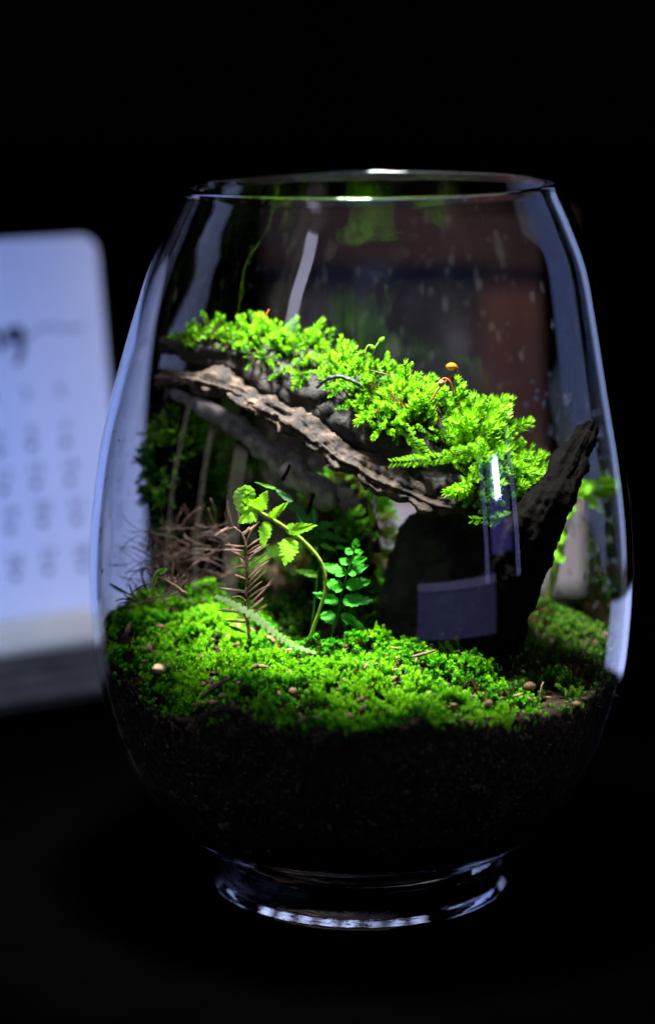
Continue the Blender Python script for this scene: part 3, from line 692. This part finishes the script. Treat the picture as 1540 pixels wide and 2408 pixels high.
# short dry twig tip over the litter
dt = empty('dry_sprig', P(443, 1396, -.03)); tag(dt, 'short pale broken dry sprig with one flat needle above the left moss', 'twig')
def C5(x, y): return (213.9+x*.25, 1155+y*.25)
tobj('stem', [pt(*C5(705, 830), -.028, 2), pt(*C5(790, 880), -.03, 3.2), pt(*C5(860, 930), -.032, 3.6), pt(*C5(920, 965), -.033, 2.6)], M['pale'], dt, seg=7, n=24, amp=.0003, scale=900)
needle(dt, C5(768, 850), C5(788, 665), 8, -.029, 0, 'pale'); needle(dt, C5(840, 910), C5(918, 812), 3.5, -.031, 0, 'pale'); needle(dt, C5(840, 880), C5(830, 790), 3, -.031, 0, 'pale')
needle(dt, C5(800, 880), C5(660, 975), 5, -.031, 0, 'dry'); needle(dt, C5(740, 890), C5(925, 988), 4, -.032, 0, 'dry')
# bright seedling at the left
sp = empty('seedling', P(364, 1425, -.034)); tag(sp, 'single bright green blurred seedling with bent tip by the left glass', 'seedling')
tobj('stem', [pt(365, 1428, -.034, 4), pt(364, 1395, -.034, 4), pt(366, 1365, -.034, 4.5), pt(374, 1346, -.034, 5), pt(386, 1340, -.034, 5)], M['fernstem'], sp, seg=8, n=24)
pin(sp, 'leaf', (376, 1346), (397, 1336), 17, -.0345, M['fern'], lobes=2, depth=.2)
pin(sp, 'leaf', (366, 1372), (375, 1352), 9, -.0345, M['fern'], lobes=1, depth=.1)

# pale leafy plant behind the log's end, and plants at the back right
def plant(name, label, base, leaves, mat, Y):
    e = empty(name, P(*base, Y)); tag(e, label, 'plant')
    for (b, t, wd) in leaves:
        q0 = P(*base, Y); q1 = P(b[0], b[1], Y); mid = (q0+q1)/2+Vector((random.uniform(-.002, .002), 0, .002))
        tobj('stalk', [(*q0, .0004), (*mid, .00035), (*q1, .0003)], M['fernstem'], e, seg=6, n=12)
        pin(e, 'leaf', b, t, wd, Y, mat, dY=-.003, lobes=3, depth=.4, curl=.05, nrm=Vector((random.uniform(-.3, .3), -1, .5)), blunt=.1)
plant('leafy_plant', 'pale green small-leaved plant in shade under the torn bark', (875, 1240),
      [((880, 1152), (868, 1126), 24), ((880, 1150), (896, 1128), 24), ((893, 1190), (918, 1165), 32), ((885, 1195), (905, 1205), 20), ((872, 1180), (868, 1150), 18)], M['leaf'], .018)
plant('trailing_plant', 'trailing green plant with lobed leaves behind the side branch, back right', (1290, 1430),
      [((1335, 1165), (1372, 1118), 52), ((1350, 1160), (1420, 1130), 46), ((1370, 1150), (1442, 1205), 44), ((1335, 1190), (1322, 1232), 34), ((1318, 1240), (1322, 1280), 42), ((1330, 1200), (1350, 1180), 34),
       ((1300, 1290), (1330, 1322), 44), ((1290, 1310), (1275, 1330), 30), ((1350, 1180), (1345, 1215), 28)], M['fern'], .034)

# moss capsules on thin stalks
def capsule(label, stalk, cap, rpx, Y, ms, mc, elong=1.35, grp=None):
    e = empty('moss_capsule', P(*stalk[0], Y)); tag(e, label, 'moss capsule', grp)
    tobj('stalk', [pt(x, y, Y, 2.2) for x, y in stalk], M[ms], e, seg=6, n=24)
    c = P(cap[0], cap[1], Y); dv = (P(cap[2], cap[3], Y)-c).normalized()
    pts = []; L = rpx*PX*elong
    for i in range(9):
        u = i/8; q = c+dv*(L*(u*2-1)); pts.append((q.x, q.y, q.z, rpx*PX*max(.12, math.sin(math.pi*(u*.92+.05))**.6)))
    tobj('capsule', pts, M[mc], e, seg=12, n=18)
YC = -.030
capsule('orange drooping moss capsule on a bent red stalk above the log moss', [(1012, 945), (1030, 915), (1052, 892), (1070, 878), (1074, 866), (1068, 858)], (1060, 862, 1046, 862), 9, YC, 'seta', 'orange')
capsule('small pale moss capsule crossing below the orange one', [(1066, 935), (1060, 905), (1052, 893), (1043, 890), (1038, 894)], (1036, 902, 1034, 915), 7, YC-.001, 'seta', 'pale')
capsule('tiny green moss capsule just right of the crossed stalks', [(1070, 925), (1068, 908), (1069, 900)], (1069, 897, 1070, 890), 4, YC, 'fernstem', 'fern')
capsule('tall green moss capsule leaning right on the middle of the log', [(877, 833), (882, 818), (890, 806), (894, 800)], (897, 799, 904, 794), 5, -.006, 'fernstem', 'fern', 1.8)
capsule('hooked green moss capsule left of the tall green one', [(858, 832), (862, 818), (868, 812), (873, 814)], (875, 817, 878, 823), 5, -.006, 'fernstem', 'fern', 1.3)
capsule('slim upright green moss capsule left of the orange capsule', [(962, 893), (966, 880), (966, 866), (968, 858)], (968, 858, 969, 848), 4.5, -.018, 'fernstem', 'fern', 1.8)

# black root loop over the log, small red and brown needles, debris
rl = tobj('root_loop', [pt(745, 912, -.010, 3), pt(765, 895, -.014, 4), pt(790, 886, -.017, 5), pt(815, 890, -.018, 5), pt(838, 902, -.018, 4), pt(850, 910, -.016, 4)], M['root'], None, seg=10, n=40, amp=.0004, scale=700)
tag(rl, 'thin black arched root looping out of the log moss', 'root')
fi = tobj('dry_fibre', [pt(612, 893, .0, 1.2), pt(635, 884, -.002, 1.6), pt(660, 868, -.002, 1.4)], M['root'], None, seg=6, n=16); tag(fi, 'thin dark fibre under the left moss on the log', 'fibre')
def bit(name, pts, mat, label, cat, Y, r=2.2):
    o = tobj(name, [pt(x, y, Y, r*(1 if 0 < i < len(pts)-1 else .6)) for i, (x, y) in enumerate(pts)], M[mat], None, seg=7, n=14, amp=.0001, scale=900); tag(o, label, cat); return o
bit('red_needle', [(620, 752), (627, 740), (633, 728)], 'seta', 'short red needle standing in the left end of the log moss', 'needle', .005, 2.4)
bit('brown_needle', [(871, 872), (895, 878), (920, 884)], 'dry', 'brown needle lying flat on the middle of the log moss', 'needle', -.024, 2.2)
bit('bark_chip', [(1026, 958), (1031, 970), (1037, 982)], 'litter', 'small dark bark chip stuck in the log moss', 'chip', -.034, 4)
bit('dry_leaf_strip', [(475, 1642), (492, 1626), (520, 1606), (545, 1592)], 'dry', 'pinkish dry leaf strip lying on the front moss', 'leaf strip', -.066, 6)
bit('fallen_needle', [(965, 1544), (995, 1537), (1024, 1528)], 'dry', 'pinkish dry needle on dark soil in front of the root', 'needle', -.040, 4)
bit('curled_stem', [(548, 1404), (565, 1402), (580, 1415), (582, 1432), (572, 1442)], 'pale', 'thin curled straw stem on the moss left of the dry twig', 'stem', -.040, 1.6)
bit('white_rootlet', [(1273, 1602), (1268, 1622), (1272, 1636), (1292, 1638)], 'pale', 'hooked pale rootlet against the right glass near the soil', 'rootlet', -.052, 3)

def stone(name, px, py, rpx, mat, label, flat=.75):
    q = P(px, py, -.05)
    for _ in range(12):                               # settle on the moss surface along the line of sight
        Y = q.y + (ground(q.x, q.y, False)+.003-q.z)*3.0; Y = min(max(Y, -.066), .03); q = q.lerp(P(px, py, Y), .5)
    rr = rpx*PX; V = []
    for p in IV2:
        p = Vector(p); V.append(q + Vector((p.x*rr, p.y*rr, p.z*rr*flat))*(1+.35*fbm(p+Vector((px, 0, 0)), 1.3, 3)))
    o = link(name, mesh(name, V, [tuple(t) for t in IT2]), M[mat]); tag(o, label, 'stone')
stone('pebble', 375, 1572, 16, 'pale', 'tan round pebble on the left moss')
stone('pebble', 848, 1594, 15, 'brownstone', 'brown pebble at the middle edge of the front moss')
stone('pebble', 945, 1640, 18, 'pale', 'pale tan pebble in the front moss, right of the middle')
stone('pebble', 1240, 1612, 13, 'pale', 'whitish pebble at the right end of the front moss')
stone('pebble', 770, 1612, 12, 'blackwood', 'small black pebble in the middle of the front moss')
stone('pebble', 518, 1495, 8, 'greywood', 'small grey stone chip in the left moss beside the dry twig')

# ------------------------------------------------------------------ calendar on its base, behind left
B0 = T(0, 1680, 0); B1 = T(250, 1640, 0); u = (B1-B0); u.z = 0; u.normalize(); bk = Vector((-u.y, u.x, 0))
HB = .0275; W0, W1 = -.10, (B1-B0).length + .022; DEP = .085
def boxm(name, o, ax, ay, az):
    V = [o, o+ax, o+ax+ay, o+ay, o+az, o+ax+az, o+ax+ay+az, o+ay+az]
    return mesh(name, V, [(3, 2, 1, 0), (4, 5, 6, 7), (0, 1, 5, 4), (1, 2, 6, 5), (2, 3, 7, 6), (3, 0, 4, 7)], False)
pad = empty('paper_pad', B0); tag(pad, 'thick cream-topped stack of paper layers under the calendar', 'paper stack')
nl = 7; hl = (HB-.003)/nl
for i in range(nl):
    of = (random.uniform(0, .0018) if i % 2 else random.uniform(.0022, .0040))
    link('page_layer', boxm('page_layer', B0+u*(W0+random.uniform(-.001, .001))+bk*of+Vector((0, 0, i*hl+.0002)), u*(W1-W0), bk*(DEP-of), Vector((0, 0, hl-.0003))), M['page'], pad)
link('top_board', boxm('top_board', B0+u*W0+bk*.0005+Vector((0, 0, HB-.003)), u*(W1-W0), bk*DEP, Vector((0, 0, .003))), M['cover'], pad)
BR = T(303, 1419, HB+.0003)
LEAN = math.radians(9.0); upv = (Vector((0, 0, 1))*math.cos(LEAN)+bk*math.sin(LEAN)).normalized(); nv = u.cross(upv).normalized()
if nv.dot(CAM-BR) < 0: nv = -nv
# card height so that its top edge stands where the photograph shows it
def pxof(p):
    d = p-CAM; fz = d.y*math.cos(PITCH)-d.z*math.sin(PITCH); uy = d.y*math.sin(PITCH)+d.z*math.cos(PITCH)
    return 770+d.x/fz*FPX, 1204-uy/fz*FPX
HC = .10
while pxof(BR+upv*HC)[1] > 553: HC += .0005
WC = .15; RC = .0085
cal = empty('desk_calendar', BR); tag(cal, 'white month card with rounded corner and blue-grey print, leaning at left', 'calendar')
out = []
def rcorner(cx, cyy, a0):
    for i in range(9): a = a0+i/8*math.pi/2; out.append((cx+RC*math.cos(a), cyy+RC*math.sin(a)))
rcorner(-RC, HC-RC, 0); rcorner(-WC+RC, HC-RC, math.pi/2); out += [(-WC, 0), (0, 0)]
def on(a, b, c=0.0): return BR+u*a+upv*b+nv*c
V = [on(a, b, 0.0) for a, b in out]+[on(a, b, -.0012) for a, b in out]; n = len(out)
F = [tuple(range(n)), tuple(range(2*n-1, n-1, -1))]+[(i, i+n, (i+1) % n+n, (i+1) % n) for i in range(n)]
link('card', mesh('card', V, F, False), M['card'], cal)
def onpx(px, py):
    d = raydir(px, py); t = (BR-CAM).dot(nv)/d.dot(nv); q = CAM+d*t-BR; return q.dot(u), q.dot(upv)
def brush(name, pts, mat, wpx):
    c = catmull([(*onpx(x, y), w_) for x, y, w_ in pts], 40); V = []; F = []
    for i in range(40):
        t = c[min(i+1, 39)][:2]-c[max(i-1, 0)][:2]; t = t/(np.linalg.norm(t)+1e-9); nn = np.array([-t[1], t[0]]); hw = wpx*1.37*PX*.5*c[i][2]
        for s in (-1, 1): q = c[i][:2]+nn*s*hw; V.append(on(q[0], q[1], .0002))
    for i in range(39): F.append((2*i, 2*i+1, 2*i+3, 2*i+2))
    return link(name, mesh(name, V, F, False), mat, cal)
brush('lettering', [(-34, 792, .8), (-22, 775, 1), (-8, 785, 1.2), (0, 815, 1), (8, 822, .6), (20, 790, .8)], M['ink'], 12)
brush('lettering', [(16, 800, .9), (20, 783, 1.3), (34, 775, 1.3), (47, 778, 1.4), (50, 800, 1.3), (50, 825, 1.2), (44, 845, 1), (34, 858, .6)], M['ink'], 14)
brush('lettering', [(20, 778, .9), (26, 796, 1.2), (40, 800, 1.1), (47, 785, .9)], M['ink'], 11)
brush('flourish', [(52, 812, .4), (75, 785, .7), (110, 768, 1), (150, 772, 1), (180, 772, 1), (198, 762, .7)], M['paleink'], 9)
def text(s, px, py, hpx, mat):
    cu = bpy.data.curves.new('date', 'FONT'); cu.body = s; cu.size = 1.0; cu.align_x = 'CENTER'
    ob = bpy.data.objects.new('date_tmp', cu); COL.objects.link(ob); bpy.context.view_layer.update()
    me = bpy.data.meshes.new_from_object(ob.evaluated_get(bpy.context.evaluated_depsgraph_get())); bpy.data.objects.remove(ob)
    a0, b0 = onpx(px, py); h = hpx*1.37*PX/.7
    for v in me.vertices: q = on(a0+v.co.x*h, b0+(v.co.y-.35)*h, .0002); v.co = q
    me.materials.clear(); link('date', me, mat, cal)
cols = [(-15, 940), (62, 925), (142, 917)]
rows = [(0, 0), (12, 88), (22, 178), (38, 268), (51, 380)]
for ci, (cx, cyy) in enumerate(cols):
    text('FSS'[ci], cx, cyy, 26, M['ink'])
    for ri, (dx, dy) in enumerate(rows[1:]):
        n_ = [[5, 12, 19, 26], [6, 13, 20, 27], [7, 14, 21, 28]][ci][ri]
        text(str(n_), cx+dx, cyy+dy, 27, M['ink']); 
        brush('date_note', [(cx+dx-8, cyy+dy+36, 1), (cx+dx, cyy+dy+36, 1), (cx+dx+10, cyy+dy+35, 1)], M['ink'], 14)

# ------------------------------------------------------------------ panel and carton behind the jar
panel = empty('wooden_panel', (0.03, .42, 0)); tag(panel, 'dim red-brown upright wooden panel seen through the back of the jar', 'panel')
xs = [600, 800, 1000, 1148, 1245, 1330]; mt = ['plank_grey', 'plank_grey', 'plank_grey', 'plank_red', 'plank_red']
for i in range(5):
    a = P(xs[i], 1200, .42).x; b = P(xs[i+1], 1200, .42).x; zt = P(770, 622, .42).z
    yo = random.uniform(0, .002)
    link('plank', boxm('plank', Vector((a+.0004, .42+yo, 0)), Vector((b-a-.0008, 0, 0)), Vector((0, .01, 0)), Vector((0, 0, zt))), M[mt[i]], panel)
zt = P(770, 622, .42).z; a = P(600, 1200, .42).x; b = P(1330, 1200, .42).x
link('top_rail', boxm('top_rail', Vector((a, .414, zt+.0003)), Vector((b-a, 0, 0)), Vector((0, .018, 0)), Vector((0, 0, .026))), M['rail'], panel)
ca = T(885, 1385, 0); cb = T(1448, 1385, 0); zt = .295-(ca.y-CAM.y)*math.tan(PITCH-math.atan((1204-1180)/FPX))
ct = empty('carton', ((ca.x+cb.x)/2, ca.y, 0)); tag(ct, 'low pale beige carton behind the jar, seen through the wet glass at right', 'carton')
wd = cb.x-ca.x
link('carton_body', boxm('carton_body', Vector((ca.x, ca.y, 0)), Vector((wd, 0, 0)), Vector((0, .03, 0)), Vector((0, 0, zt-.008))), M['carton'], ct)
link('carton_lid', boxm('carton_lid', Vector((ca.x-.001, ca.y-.001, zt-.0078)), Vector((wd+.002, 0, 0)), Vector((0, .032, 0)), Vector((0, 0, .0078))), M['carton'], ct)
